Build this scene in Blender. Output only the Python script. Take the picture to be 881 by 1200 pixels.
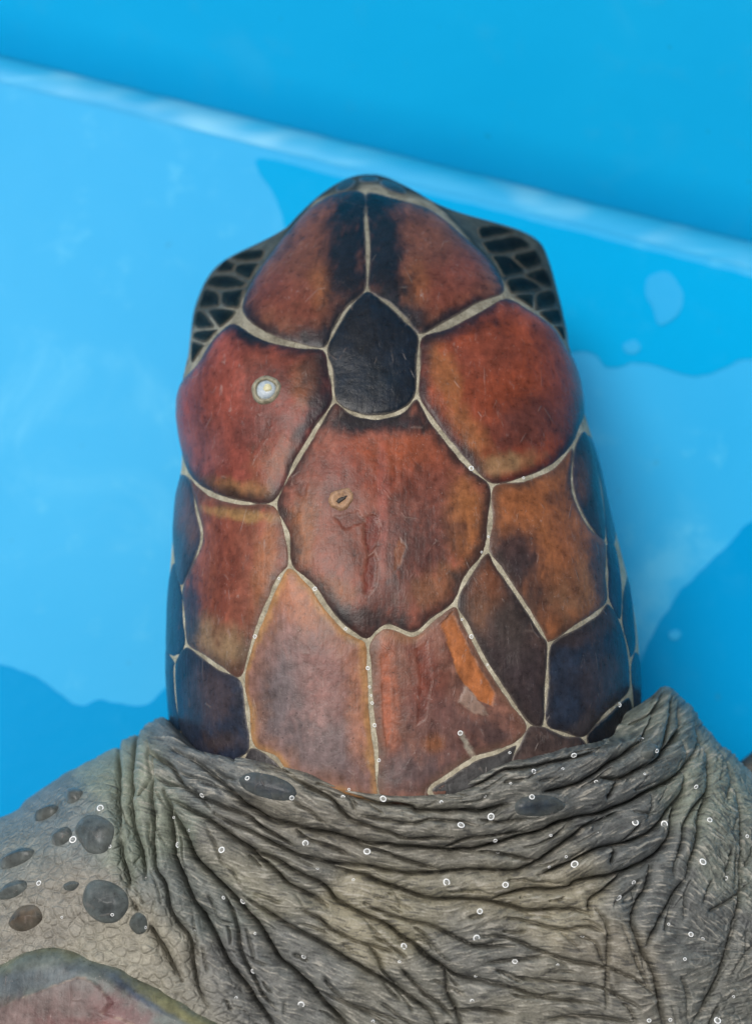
import bpy, math
import numpy as np
from mathutils import Vector
from mathutils.geometry import tessellate_polygon
from mathutils.bvhtree import BVHTree

for o in list(bpy.data.objects):
    bpy.data.objects.remove(o)
sc = bpy.context.scene
col = sc.collection
R = math.radians
rng = np.random.default_rng(7)

# ------------------------------------------------------------------ camera
TILT = R(10.0); HT = 0.315; DIST = 0.449
AIM = np.array([0.0, 0.0, 0.11])
F = np.array([0, math.sin(TILT), -math.cos(TILT)])
U = np.array([0, math.cos(TILT), math.sin(TILT)])
CAM = AIM - DIST * F
cam_d = bpy.data.cameras.new('camera')
cam = bpy.data.objects.new('camera', cam_d); col.objects.link(cam)
cam.location = CAM.tolist(); cam.rotation_euler = (TILT, 0, 0)
cam_d.sensor_fit = 'VERTICAL'; cam_d.sensor_height = 36.0; cam_d.sensor_width = 36.0
cam_d.lens = 18.0 / HT
cam_d.clip_start = 0.01; cam_d.clip_end = 50
cam_d.dof.use_dof = True; cam_d.dof.focus_distance = 0.424; cam_d.dof.aperture_fstop = 8.5
sc.camera = cam

# ------------------------------------------------------------------ light
SUN_EL, SUN_AZ = R(66), R(-52)        # azimuth measured from +Y towards +X
w = bpy.data.worlds.new('World'); sc.world = w; w.use_nodes = True
nt = w.node_tree; nt.nodes.clear()
sky = nt.nodes.new('ShaderNodeTexSky'); sky.sky_type = 'NISHITA'; sky.sun_disc = False
sky.sun_elevation = SUN_EL; sky.sun_rotation = SUN_AZ
sky.air_density = 1.0; sky.dust_density = 6.0; sky.ozone_density = 1.0
hs = nt.nodes.new('ShaderNodeHueSaturation'); hs.inputs['Saturation'].default_value = 0.35
bg = nt.nodes.new('ShaderNodeBackground'); bg.inputs['Strength'].default_value = 0.105
wo = nt.nodes.new('ShaderNodeOutputWorld')
nt.links.new(sky.outputs[0], hs.inputs['Color']); nt.links.new(hs.outputs[0], bg.inputs['Color'])
nt.links.new(bg.outputs[0], wo.inputs['Surface'])
sd = bpy.data.lights.new('sun', 'SUN'); sd.energy = 1.5; sd.angle = R(24); sd.color = (1.0, 0.965, 0.91)
sun = bpy.data.objects.new('sun', sd); col.objects.link(sun)
sdir = Vector((math.sin(SUN_AZ) * math.cos(SUN_EL), math.cos(SUN_AZ) * math.cos(SUN_EL), math.sin(SUN_EL)))
sun.rotation_euler = sdir.to_track_quat('Z', 'Y').to_euler(); sun.location = (sdir * 2).to_tuple()
sc.view_settings.view_transform = 'Standard'; sc.view_settings.look = 'None'
sc.view_settings.gamma = 1.0; sc.view_settings.use_curve_mapping = False
sc.view_settings.exposure = 0.22
sc.render.engine = 'CYCLES'
sc.render.resolution_x = 751; sc.render.resolution_y = 1024

# ------------------------------------------------------------------ pixel <-> space
def raydir(px, py):
    xc = (np.asarray(px, float) - 440.5) / 600 * HT
    yc = (600 - np.asarray(py, float)) / 600 * HT
    d = np.stack([xc, yc * U[1] + F[1], yc * U[2] + F[2]], -1)
    return d
def at_z(px, py, z):
    d = raydir(px, py); t = (z - CAM[2]) / d[..., 2]
    return CAM + d * t[..., None] if d.ndim > 1 else CAM + d * t
def proj(P):
    v = P - CAM
    dep = v @ F
    return v[..., 0] / dep / HT * 600 + 440.5, 600 - (v @ U) / dep / HT * 600

# ------------------------------------------------------------------ numpy helpers
def srgb(r, g, b):
    c = np.array([r, g, b], float) / 255
    return np.where(c <= .04045, c / 12.92, ((c + .055) / 1.055) ** 2.4)
_tab = rng.random((256, 256))
def vnoise(x, y):
    xi = np.floor(x).astype(int); yi = np.floor(y).astype(int)
    fx = x - xi; fy = y - yi
    fx = fx * fx * (3 - 2 * fx); fy = fy * fy * (3 - 2 * fy)
    g = lambda i, j: _tab[(xi + i) % 256, (yi + j) % 256]
    return (g(0, 0) * (1 - fx) + g(1, 0) * fx) * (1 - fy) + (g(0, 1) * (1 - fx) + g(1, 1) * fx) * fy
def fbm(x, y, o=4):
    s = 0; a = .5; t = 0
    x, y = .93 * x - .37 * y, .37 * x + .93 * y
    for k in range(o):
        s = s + a * vnoise(x + 17.3 * k, y + 9.1 * k); t += a; a *= .55
        x, y = 2 * (.8 * x - .6 * y), 2 * (.6 * x + .8 * y)
    return s / t - .5
def sstep(a, b, x):
    t = np.clip((x - a) / (b - a), 0, 1); return t * t * (3 - 2 * t)
def pchip(xs, ys):
    """smooth monotone interpolation (tangent limited cubic)"""
    xs = np.array(xs, float); ys = np.array(ys, float)
    h = np.diff(xs); d = np.diff(ys) / h
    m = np.zeros(len(xs)); m[0] = d[0]; m[-1] = d[-1]
    for i in range(1, len(xs) - 1):
        if d[i - 1] * d[i] > 0:
            w1 = 2 * h[i] + h[i - 1]; w2 = h[i] + 2 * h[i - 1]
            m[i] = (w1 + w2) / (w1 / d[i - 1] + w2 / d[i])
    def f(x):
        x = np.asarray(x, float)
        xc = np.clip(x, xs[0], xs[-1])
        i = np.clip(np.searchsorted(xs, xc, 'right') - 1, 0, len(xs) - 2)
        t = (xc - xs[i]) / h[i]
        t2 = t * t; t3 = t2 * t
        return ((2 * t3 - 3 * t2 + 1) * ys[i] + (t3 - 2 * t2 + t) * h[i] * m[i]
                + (-2 * t3 + 3 * t2) * ys[i + 1] + (t3 - t2) * h[i] * m[i + 1])
    return f
def dist_poly(px, py, P, taper=False):
    """distance to a polyline; also the fraction along it"""
    best = np.full(px.shape, 1e9); fr = np.zeros(px.shape)
    L = np.r_[0, np.cumsum(np.hypot(*np.diff(P, axis=0).T))]
    for i in range(len(P) - 1):
        a = P[i]; d = P[i + 1] - a; l2 = d @ d
        if l2 < 1e-12: continue
        t = np.clip(((px - a[0]) * d[0] + (py - a[1]) * d[1]) / l2, 0, 1)
        dd = np.hypot(px - a[0] - t * d[0], py - a[1] - t * d[1])
        m = dd < best
        best[m] = dd[m]; fr[m] = ((L[i] + t * (L[i + 1] - L[i])) / L[-1])[m]
    return best, fr
def inside(px, py, P):
    r = np.zeros(px.shape, bool); n = len(P)
    for i in range(n):
        x0, y0 = P[i]; x1, y1 = P[(i + 1) % n]
        if y0 == y1: continue
        c = ((y0 > py) != (y1 > py)) & (px < (x1 - x0) * (py - y0) / (y1 - y0) + x0)
        r ^= c
    return r
def smooth_line(P, n=10, closed=False):
    P = np.array(P, float); N = len(P); out = []
    for i in range(N if closed else N - 1):
        if closed: p0, p1, p2, p3 = P[i - 1], P[i], P[(i + 1) % N], P[(i + 2) % N]
        else: p0, p1, p2, p3 = P[max(i - 1, 0)], P[i], P[i + 1], P[min(i + 2, N - 1)]
        for k in range(n):
            t = k / n
            out.append(.5 * (2 * p1 + (p2 - p0) * t + (2 * p0 - 5 * p1 + 4 * p2 - p3) * t * t + (3 * p1 - p0 - 3 * p2 + p3) * t ** 3))
    if not closed: out.append(P[-1])
    return np.array(out)

# ------------------------------------------------------------------ object helpers
def mesh_np(name, V, Q, mats, attrs=None, parent=None, midx=None, smooth=True):
    me = bpy.data.meshes.new(name)
    V = np.asarray(V, np.float32); Q = np.asarray(Q, np.int32)
    k = Q.shape[1]
    me.vertices.add(len(V)); me.vertices.foreach_set('co', V.ravel())
    me.loops.add(Q.size); me.loops.foreach_set('vertex_index', Q.ravel())
    me.polygons.add(len(Q)); me.polygons.foreach_set('loop_start', np.arange(0, Q.size, k, dtype=np.int32))
    me.polygons.foreach_set('loop_total', np.full(len(Q), k, np.int32))
    me.polygons.foreach_set('use_smooth', np.full(len(Q), smooth))
    for m in (mats if isinstance(mats, (list, tuple)) else [mats]): me.materials.append(m)
    if midx is not None: me.polygons.foreach_set('material_index', np.asarray(midx, np.int32))
    me.update(calc_edges=True); me.validate()
    for an, av in (attrs or {}).items():
        av = np.asarray(av, np.float32)
        if av.ndim == 2:
            A = me.attributes.new(an, 'FLOAT_COLOR', 'POINT')
            A.data.foreach_set('color', np.c_[av, np.ones(len(av), np.float32)].astype(np.float32).ravel())
        else:
            A = me.attributes.new(an, 'FLOAT', 'POINT'); A.data.foreach_set('value', av)
    o = bpy.data.objects.new(name, me); col.objects.link(o)
    if parent: o.parent = parent
    return o
def grid_quads(nr, nc, wrap=False, off=0):
    r = np.arange(nr - 1)[:, None]; c = np.arange(nc if wrap else nc - 1)[None, :]
    c2 = (c + 1) % nc
    return np.stack([r * nc + c, r * nc + c2, (r + 1) * nc + c2, (r + 1) * nc + c], -1).reshape(-1, 4) + off
def tag(o, label=None, cat=None, group=None, kind=None):
    if label: o['label'] = label
    if cat: o['category'] = cat
    if group: o['group'] = group
    if kind: o['kind'] = kind
    return o

# ------------------------------------------------------------------ materials
class NT:
    def __init__(s, name):
        s.m = bpy.data.materials.new(name); s.m.use_nodes = True
        s.t = s.m.node_tree; s.t.nodes.clear()
        s.out = s.t.nodes.new('ShaderNodeOutputMaterial'); s.b = s.t.nodes.new('ShaderNodeBsdfPrincipled')
        s.t.links.new(s.b.outputs[0], s.out.inputs['Surface'])
    def n(s, typ, **kw):
        n = s.t.nodes.new(typ)
        for k, v in kw.items():
            if k in n.inputs: s.put(n.inputs[k], v)
            else: setattr(n, k, v)
        return n
    def put(s, inp, v):
        if isinstance(v, bpy.types.NodeSocket): s.t.links.new(v, inp)
        else: inp.default_value = v
    def attr(s, name, fac=True):
        n = s.n('ShaderNodeAttribute', attribute_name=name); return n.outputs['Fac' if fac else 'Color']
    def coord(s, scale=(1, 1, 1), rot=(0, 0, 0), which='Object'):
        c = s.n('ShaderNodeTexCoord'); m = s.n('ShaderNodeMapping', Scale=scale, Rotation=rot)
        s.t.links.new(c.outputs[which], m.inputs['Vector']); return m.outputs[0]
    def noise(s, vec, scale, detail=4, rough=.55, dist=0):
        n = s.n('ShaderNodeTexNoise', Vector=vec, Scale=scale, Detail=detail, Roughness=rough, Distortion=dist); return n.outputs['Fac']
    def math(s, op, a, b=0.0, c=0.0, clamp=False):
        n = s.n('ShaderNodeMath', operation=op, use_clamp=clamp)
        for i, v in enumerate((a, b, c)): s.put(n.inputs[i], v)
        return n.outputs[0]
    def ramp(s, fac, stops):
        n = s.n('ShaderNodeValToRGB'); s.put(n.inputs[0], fac)
        e = n.color_ramp.elements
        while len(e) < len(stops): e.new(.5)
        for x, (p, c) in zip(e, stops):
            x.position = p; x.color = (*c, 1) if len(c) == 3 else c
        return n.outputs[0]
    def rampf(s, fac, a, b):
        n = s.n('ShaderNodeMapRange', interpolation_type='SMOOTHSTEP'); s.put(n.inputs[0], fac)
        n.inputs[1].default_value = a; n.inputs[2].default_value = b; return n.outputs[0]
    def mix(s, f, a, b, blend='MIX'):
        n = s.n('ShaderNodeMix', data_type='RGBA', blend_type=blend)
        s.put(n.inputs[0], f)
        for i, v in ((6, a), (7, b)):
            s.put(n.inputs[i], (*v, 1) if isinstance(v, (tuple, list, np.ndarray)) and len(v) == 3 else v)
        return n.outputs[2]
    def bump(s, h, dist, strength=1.0, normal=None):
        n = s.n('ShaderNodeBump', Height=h, Distance=dist, Strength=strength)
        if normal is not None: s.put(n.inputs['Normal'], normal)
        return n.outputs[0]
    def set(s, **kw):
        for k, v in kw.items():
            k = k.replace('_', ' ')
            s.put(s.b.inputs[k], (*v, 1) if isinstance(v, (tuple, list, np.ndarray)) and len(v) == 3 else v)
        return s.m

def mat_scute(name='keratin_scute', spec=.16, coat=.05, dull=0.0):
    s = NT(name)
    tone_rgb = s.attr('tone_rgb', False); edge = s.attr('edge')
    long = s.noise(s.coord((1, .10, 1)), 900, 4, .6)            # lengthwise grain
    fine = s.noise(s.coord((1, 1, 1)), 420, 5, .65)
    cloud = s.noise(s.coord((1, .7, 1)), 130, 4, .6, .5)
    v = s.math('MULTIPLY_ADD', long, .40, .33)
    v = s.math('ADD', v, s.math('MULTIPLY_ADD', fine, 1.5, -.75))
    v = s.math('ADD', v, s.math('MULTIPLY_ADD', cloud, 1.1, -.10))
    vv = s.n('ShaderNodeCombineColor'); [s.put(vv.inputs[i], v) for i in range(3)]
    c = s.mix(1.0, tone_rgb, vv.outputs[0], 'MULTIPLY')
    # dark specks of pigment and pale scuffs in the horn
    sp = s.rampf(s.noise(s.coord(), 1100, 2, .5), .66, .76)
    c = s.mix(s.math('MULTIPLY', sp, .5), c, (.02, .016, .014))
    lumi = s.math('MULTIPLY_ADD', s.rampf(tone_rgb, .015, .08), .75, .25)
    scuff = s.math('MULTIPLY', s.rampf(s.noise(s.coord((1, .35, 1), (0, 0, .5)), 800, 5, .7, .8),   .56, .72), s.rampf(cloud, .44, .62))
    c = s.mix(s.math('MULTIPLY', s.math('MULTIPLY', scuff, lumi), .42), c, (.36, .29, .26))
    haze_ = s.math('MULTIPLY', s.rampf(s.noise(s.coord((1, .6, 1), (0, 0, -.3)), 2400, 4, .7), .60, .72), s.rampf(s.noise(s.coord(), 95, 3, .6), .50, .62))
    c = s.mix(s.math('MULTIPLY', s.math('MULTIPLY', haze_, lumi), .5), c, (.44, .37, .34))
    vo = s.n('ShaderNodeTexVoronoi', feature='DISTANCE_TO_EDGE', Vector=s.coord((1, .45, 1), (0, 0, .35)), Scale=75.0, Randomness=1.0)
    crack = s.math('MULTIPLY', s.rampf(vo.outputs['Distance'], .018, .0), s.rampf(s.noise(s.coord(), 160, 2), .56, .66))
    c = s.mix(s.math('MULTIPLY', crack, .16), c, (.33, .26, .22))
    rim = s.math('SUBTRACT', 1.0, s.rampf(s.math('ADD', edge, s.math('MULTIPLY_ADD', fine, 1.4, -.7)), .55, 1.1))
    c = s.mix(s.math('MULTIPLY', rim, .30), c, (.20, .17, .135))
    h = s.math('ADD', s.math('MULTIPLY', long, .3), s.math('MULTIPLY', fine, .6))
    h = s.math('ADD', h, s.math('MULTIPLY', crack, .35))
    h = s.math('ADD', h, s.math('MULTIPLY', scuff, .25))
    nrm = s.bump(h, .0006, .6)
    rough = s.math('MULTIPLY_ADD', fine, .30, .16 + dull)
    rough = s.math('ADD', rough, s.math('MULTIPLY', scuff, .25))
    return s.set(Base_Color=c, Roughness=rough, Normal=nrm, Coat_Weight=coat, Coat_Roughness=.12, Specular_IOR_Level=spec)

def mat_seam():
    s = NT('seam_skin')
    n1 = s.noise(s.coord(), 260, 4); n2 = s.noise(s.coord(), 1500, 3)
    t = s.math('ADD', s.math('MULTIPLY', n1, .7), s.math('MULTIPLY', n2, .35))
    side = s.attr('side')
    a = s.ramp(t, [(.30, (.15, .13, .095)), (.52, (.31, .275, .20)), (.72, (.50, .455, .35))])
    b = s.ramp(t, [(.30, (.26, .26, .18)), (.60, (.48, .46, .33)), (.80, (.56, .53, .40))])
    c = s.mix(side, a, b)
    c = s.mix(s.attr('snout'), c, s.ramp(t, [(.35, (.010, .014, .014)), (.7, (.048, .058, .053))]))
    return s.set(Base_Color=c, Roughness=.6, Normal=s.bump(n2, .0005, .7), Specular_IOR_Level=.10)

def mat_skin():
    s = NT('neck_skin')
    tone_rgb = s.attr('tone_rgb', False); cr = s.attr('crepe'); pale = s.attr('pale')
    mid = s.noise(s.coord((.7, 1.2, 1)), 260, 5, .65); fine = s.noise(s.coord(), 1900, 3, .6)
    v = s.math('ADD', s.math('MULTIPLY_ADD', mid, .9, .10), s.math('MULTIPLY', fine, .9))
    vv = s.n('ShaderNodeCombineColor'); [s.put(vv.inputs[i], v) for i in range(3)]
    c = s.mix(1.0, tone_rgb, vv.outputs[0], 'MULTIPLY')
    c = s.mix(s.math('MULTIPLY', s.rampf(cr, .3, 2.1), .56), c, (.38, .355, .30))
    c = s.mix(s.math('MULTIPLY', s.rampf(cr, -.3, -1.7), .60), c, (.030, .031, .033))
    vor = s.n('ShaderNodeTexVoronoi', feature='DISTANCE_TO_EDGE', Vector=s.coord((.8, 1, 1), (0, 0, .5)), Scale=430.0)
    peb = s.math('MULTIPLY', s.rampf(vor.outputs['Distance'], .0, .22), pale)
    h = s.math('ADD', s.math('MULTIPLY', fine, .5), s.math('MULTIPLY', mid, .5))
    h = s.math('ADD', h, s.math('MULTIPLY', peb, .8))
    h = s.math('ADD', h, s.math('MULTIPLY', cr, .16))
    return s.set(Base_Color=c, Roughness=s.math('MULTIPLY_ADD', mid, .3, .32), Normal=s.bump(h, .0006, .7), Specular_IOR_Level=.45)

def mat_simple(name, c0, c1, scale, rough, bump=.0003, **kw):
    s = NT(name)
    n = s.noise(s.coord(), scale, 5, .6, .3)
    return s.set(Base_Color=s.ramp(n, [(.3, c0), (.7, c1)]), Roughness=rough, Normal=s.bump(n, bump, .5), **kw)

def mat_tank(name, c0, c1, rough, dirt=.25, spec=.5):
    s = NT(name)
    n = s.noise(s.coord(), 7, 5, .6, .4); n2 = s.noise(s.coord((1, 1, 1)), 60, 4, .7)
    c = s.ramp(n, [(.30, c0), (.70, c1)])
    c = s.mix(s.math('MULTIPLY', s.rampf(n2, .55, .75), dirt), c, (.10, .50, .74))
    cl = s.rampf(s.noise(s.coord((1, 1, 1)), 16, 5, .65, .8), .54, .74)
    c = s.mix(s.math('MULTIPLY', cl, dirt * .8), c, (.16, .58, .80))
    sp = s.rampf(s.noise(s.coord(), 170, 2, .4), .74, .79)
    c = s.mix(s.math('MULTIPLY', sp, .28), c, (.02, .20, .36))
    return s.set(Base_Color=c, Roughness=rough, Normal=s.bump(n2, .0006, .3), Specular_IOR_Level=spec)

M_SCUTE = mat_scute(); M_LID = mat_scute('lid_scale', .03, 0.0, .35); M_SEAM = mat_seam(); M_SKIN = mat_skin()
M_FLOOR = mat_tank('dry_gelcoat', (.008, .345, .665), (.024, .38, .70), .5, .38, spec=.2)
M_WET = mat_tank('wet_gelcoat', (.0005, .32, .625), (.001, .345, .66), .30, .04, spec=.02)
M_WET_SHADE = mat_tank('wet_gelcoat_shaded', (.0005, .255, .55), (.001, .28, .585), .30, .04, spec=.02)  # wet gelcoat with shade painted into a darker blue, for the lower films
M_WALL = mat_tank('wall_gelcoat', (.004, .48, .90), (.008, .52, .94), .35, .08, spec=.15)
M_PALE = mat_tank('pale_gelcoat', (.012, .335, .65), (.03, .375, .69), .5, .3, spec=.1)  # paler blue for the small blotches on the water films
def mat_cove():
    s = NT('worn_cove'); ang_ = math.atan2(*(at_z(881, 310, 0.0) - at_z(0, 96, 0.0))[1::-1])
    n = s.noise(s.coord((.12, 1, 1), (0, 0, -ang_)), 90, 5, .65, .3); n2 = s.noise(s.coord((.35, 1, 1), (0, 0, -ang_)), 26, 3, .6)
    c = s.ramp(n, [(.35, (.006, .34, .66)), (.6, (.03, .39, .70)), (.75, (.12, .50, .76))])
    c = s.mix(s.math('MULTIPLY', s.rampf(n2, .50, .66), .7), c, (.24, .60, .80))
    return s.set(Base_Color=c, Roughness=.45, Specular_IOR_Level=.2)
M_COVE = mat_cove()

# ------------------------------------------------------------------ tank
A0 = at_z(0, 85, 0.0); A1 = at_z(881, 304, 0.0)
e = (A1 - A0); e[2] = 0; e /= np.linalg.norm(e); nrm = np.array([-e[1], e[0], 0])
if nrm[1] < 0: nrm = -nrm
def strip(name, prof, mat):
    prof = np.array(prof); xs = np.linspace(-1.5, 1.7, 60)
    V = np.concatenate([A0 + np.outer(np.full(len(prof), x), e) + np.outer(prof[:, 0], nrm) + np.outer(prof[:, 1], [0, 0, 1]) for x in xs])
    return tag(mesh_np(name, V, grid_quads(len(xs), len(prof)), mat), kind='structure')
gx = np.linspace(-1.5, 1.7, 33); gy = np.linspace(-2.0, .008, 25)
V = np.array([A0 + e * x + nrm * y for y in gy for x in gx])
tag(mesh_np('tank_floor', V, grid_quads(25, 33), M_FLOOR), kind='structure')
rr = .0085
strip('floor_cove', [(rr * math.sin(t) - .0032, .0002 + rr * (1 - math.cos(t)) * .5) for t in np.linspace(0, 1.25, 12)], M_COVE)
strip('tank_wall', [(.0042, -.002), (.0055, .004), (.018, .020), (.085, .10), (.235, .26), (.26, .262), (.26, -.002)], M_WALL)

def puddle(P, label='', h=.0003, mat=M_WET, amp=2.0, name='water_film', cat='puddle'):
    P = smooth_line(P, 14, True)
    n = fbm(P[:, 0] / 18, P[:, 1] / 18, 4)
    c = P.mean(0); d = P - c; d /= np.linalg.norm(d, axis=1)[:, None]
    P = P + d * (n * amp * 4)[:, None]
    W = at_z(P[:, 0], P[:, 1], 0.0); N = len(W)
    V = np.concatenate([W + [0, 0, h], W])
    T = [tuple(t) for t in tessellate_polygon([[Vector(p) for p in W.tolist()]])]
    if np.cross(W[T[0][1]] - W[T[0][0]], W[T[0][2]] - W[T[0][0]])[2] < 0: T = [t[::-1] for t in T]
    for i in range(N):
        j = (i + 1) % N; T += [(i, i + N, j + N), (i, j + N, j)]
    o = mesh_np(name, V, T, mat, smooth=False)
    return tag(o, label, cat)
puddle([(302, 186), (400, 208), (520, 232), (700, 278), (881, 325), (1000, 360), (1000, 428), (881, 420), (850, 431), (815, 441), (780, 433),
        (745, 425), (712, 432), (682, 412), (560, 420), (430, 380), (345, 290), (326, 236)], 'thin film of water on the tank floor beside the cove and the snout')
puddle([(900, 606), (850, 642), (800, 690), (768, 736), (742, 790), (690, 850), (700, 960), (900, 1020), (1060, 960), (1040, 640)], mat=M_WET_SHADE, label='round-edged thin film of water on the floor beside the black nape plate')
puddle([(-60, 770), (0, 778), (45, 795), (92, 826), (120, 820), (170, 826), (215, 800), (300, 860), (220, 960), (0, 1060), (-120, 1040), (-120, 800)], mat=M_WET_SHADE, label='thin film of water on the tank floor beside the shoulder with large dark scales')

puddle([(758, 326), (780, 320), (796, 336), (800, 358), (788, 374), (772, 380), (764, 362), (756, 346)], 'pale blotch in the water film beside the dark eyelid scales', h=.0006, mat=M_PALE, amp=1.2, name='pale_blotch', cat='pale_patch')
puddle([(730, 404), (742, 398), (750, 406), (744, 414), (733, 413)], 'tiny pale blotch at the edge of the water film by the orange eye plate', h=.0006, mat=M_PALE, amp=.8, name='pale_blotch', cat='pale_patch')
puddle([(784, 741), (792, 738), (797, 743), (792, 749), (785, 748)], 'tiny pale blotch inside the round-edged water film', h=.0006, mat=M_PALE, amp=.6, name='pale_blotch', cat='pale_patch')

# ------------------------------------------------------------------ body form
ZC = pchip([217, 300, 420, 600, 900, 1500], [.055, .060, .062, .064, .062, .055])
# head silhouettes (photo rows) of skull without the lids, plus how far the lids stand out
ROW0 = 217.0
HL = pchip([217, 220, 227, 238, 256, 284, 312, 340, 374, 415, 450, 490, 540, 600, 660, 720, 780, 830, 900, 960],
           [434, 414, 401, 385, 364, 337, 315, 295, 268, 240, 224, 219, 219, 210, 204, 200, 198, 201, 208, 216])
HR = pchip([217, 220, 227, 238, 256, 277, 312, 355, 405, 440, 475, 500, 550, 600, 650, 700, 760, 810, 850, 960],
           [436, 453, 463, 479, 505, 532, 566, 602, 644, 664, 671, 679, 696, 708, 721, 733, 742, 745, 743, 738])
LL = pchip([297, 300, 304, 312, 322, 342, 372, 412, 450, 490], [329, 302, 277, 257, 246, 235, 226, 223, 222, 219])
LR = pchip([266, 268, 271, 278, 288, 304, 332, 372, 402, 440], [526, 570, 602, 624, 636, 643, 651, 660, 664, 664])
NL = pchip([760, 800, 835, 846, 856, 872, 910, 945, 972, 1050, 1200, 1400, 1600], [246, 232, 214, 204, 189, 160, 94, 40, 0, -110, -240, -330, -380])
NR = pchip([760, 795, 806, 820, 840, 862, 890, 922, 1000, 1100, 1250, 1400, 1600], [705, 728, 746, 772, 794, 813, 845, 879, 965, 1060, 1150, 1220, 1270])
ZT_P = pchip([217, 222, 234, 266, 324, 430, 600, 750, 900, 1050, 1200, 1600], [.062, .068, .076, .090, .104, .117, .126, .130, .129, .128, .128, .125])
ZB_P = pchip([217, 227, 266, 400, 800, 1000, 1600], [.048, .034, .022, .012, .008, .004, .002])

def row_to_y(py):
    py = np.asarray(py, float); return at_z(np.full(py.shape, 440.), py, ZC(py))[..., 1]
_rows = np.linspace(217.0, 1600, 6000); _ys = row_to_y(_rows)
def y_to_row(Y): return np.interp(-np.asarray(Y), -_ys, _rows)
def xof(px, py, z):
    d = raydir(px, py); t = (z - CAM[2]) / d[..., 2]; return d[..., 0] * t
def section(a, row, neck=False):
    """a: angle from the crown (left negative), row: photo row of the slice's widest point"""
    a = np.asarray(a, float); row = np.asarray(row, float)
    zc = ZC(row); Y = row_to_y(row)
    if neck: L = NL(row); Rr = NR(row)
    else: L = HL(row); Rr = HR(row)
    xl = xof(L, row, zc); xr = xof(Rr, row, zc)
    cx = (xl + xr) / 2; hw = (xr - xl) / 2
    zt = ZT_P(row) - zc; zb = zc - ZB_P(row)
    s = np.sin(a); c = np.cos(a)
    ww = hw
    if not neck:
        bl = np.where((row > 297) & (row < 490), np.maximum(xl - xof(LL(row), row, zc), 0), 0)
        br = np.where((row > 266) & (row < 440), np.maximum(xof(LR(row), row, zc) - xr, 0), 0)
        ga = np.exp(-((np.abs(a) - R(92)) / R(22)) ** 2)
        ww = hw + np.where(a < 0, bl, br) * ga
    k = .32 if not neck else .22
    up = zc + zt * c * (1 + k * s * s); dn = zc + zb * c * (1 + .35 * s * s)
    z = np.where(c >= 0, up, dn)
    x = cx + ww * s
    if not neck:                          # swelling of the two big plates over the eyes
        for (pr, aa, amp, sr, sa) in ((490, -56, .0035, 70, 24), (455, 52, .0035, 72, 24)):
            g = amp * np.exp(-((row - pr) / sr) ** 2 - ((a - R(aa)) / R(sa)) ** 2)
            x = x + g * np.sin(a); z = z + g * np.cos(a)
    return np.stack([x, np.broadcast_to(Y, x.shape), z], -1)
def surf_n(a, row, neck=False):
    P = section(a, row, neck); da = 1e-3; dr = .3
    Ta = section(a + da, row, neck) - section(a - da, row, neck)
    Tr = section(a, np.maximum(row + dr, ROW0 + .2), neck) - section(a, np.maximum(row - dr, ROW0), neck)
    n = np.cross(Tr, Ta); n /= np.linalg.norm(n, axis=-1)[..., None] + 1e-15
    return P, n
_t = surf_n(np.array([0.0]), np.array([600.0]))[1][0]
NS = 1.0 if _t[2] > 0 else -1.0

class Chart:
    """finds (angle,row) on the form for a photo pixel"""
    def __init__(s, neck, r0, r1):
        s.neck = neck
        a = np.linspace(R(-112), R(112), 620); r = np.linspace(r0, r1, 640)
        s.A, s.Rw = np.meshgrid(a, r)
        P, n = surf_n(s.A, s.Rw, neck); n = n * NS
        f = ((CAM - P) * n).sum(-1) > 0
        s.X, s.Y = proj(P); s.X = np.where(f, s.X, 1e6)
    def find(s, px, py):
        i = np.argmin((s.X - px) ** 2 + (s.Y - py) ** 2); a = s.A.flat[i]; r = s.Rw.flat[i]
        for _ in range(3):
            q = np.array([a, a + 1e-3, a]); w_ = np.array([r, r, r + .2])
            X, Y = proj(section(q, w_, s.neck))
            J = np.array([[(X[1] - X[0]) / 1e-3, (X[2] - X[0]) / .2], [(Y[1] - Y[0]) / 1e-3, (Y[2] - Y[0]) / .2]])
            if abs(np.linalg.det(J)) < 40: break
            d = np.linalg.solve(J, [px - X[0], py - Y[0]])
            if abs(d[0]) > .04 or abs(d[1]) > 12: break
            a += d[0]; r += d[1]
        return a, max(r, ROW0 + .5)
HC = Chart(False, ROW0 + .5, 980); NC = Chart(True, 770, 1500)

# ------------------------------------------------------------------ turtle: skull + neck skin, one mesh
COLLAR = smooth_line([(150, 800), (190, 832), (207, 857), (222, 875), (250, 884), (290, 889), (330, 898), (362, 906), (395, 921), (450, 931), (505, 931), (532, 926), (556, 912),
                      (590, 896), (625, 888), (660, 880), (690, 876), (715, 871), (742, 864), (757, 848), (766, 818), (785, 770)], 8)
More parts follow.
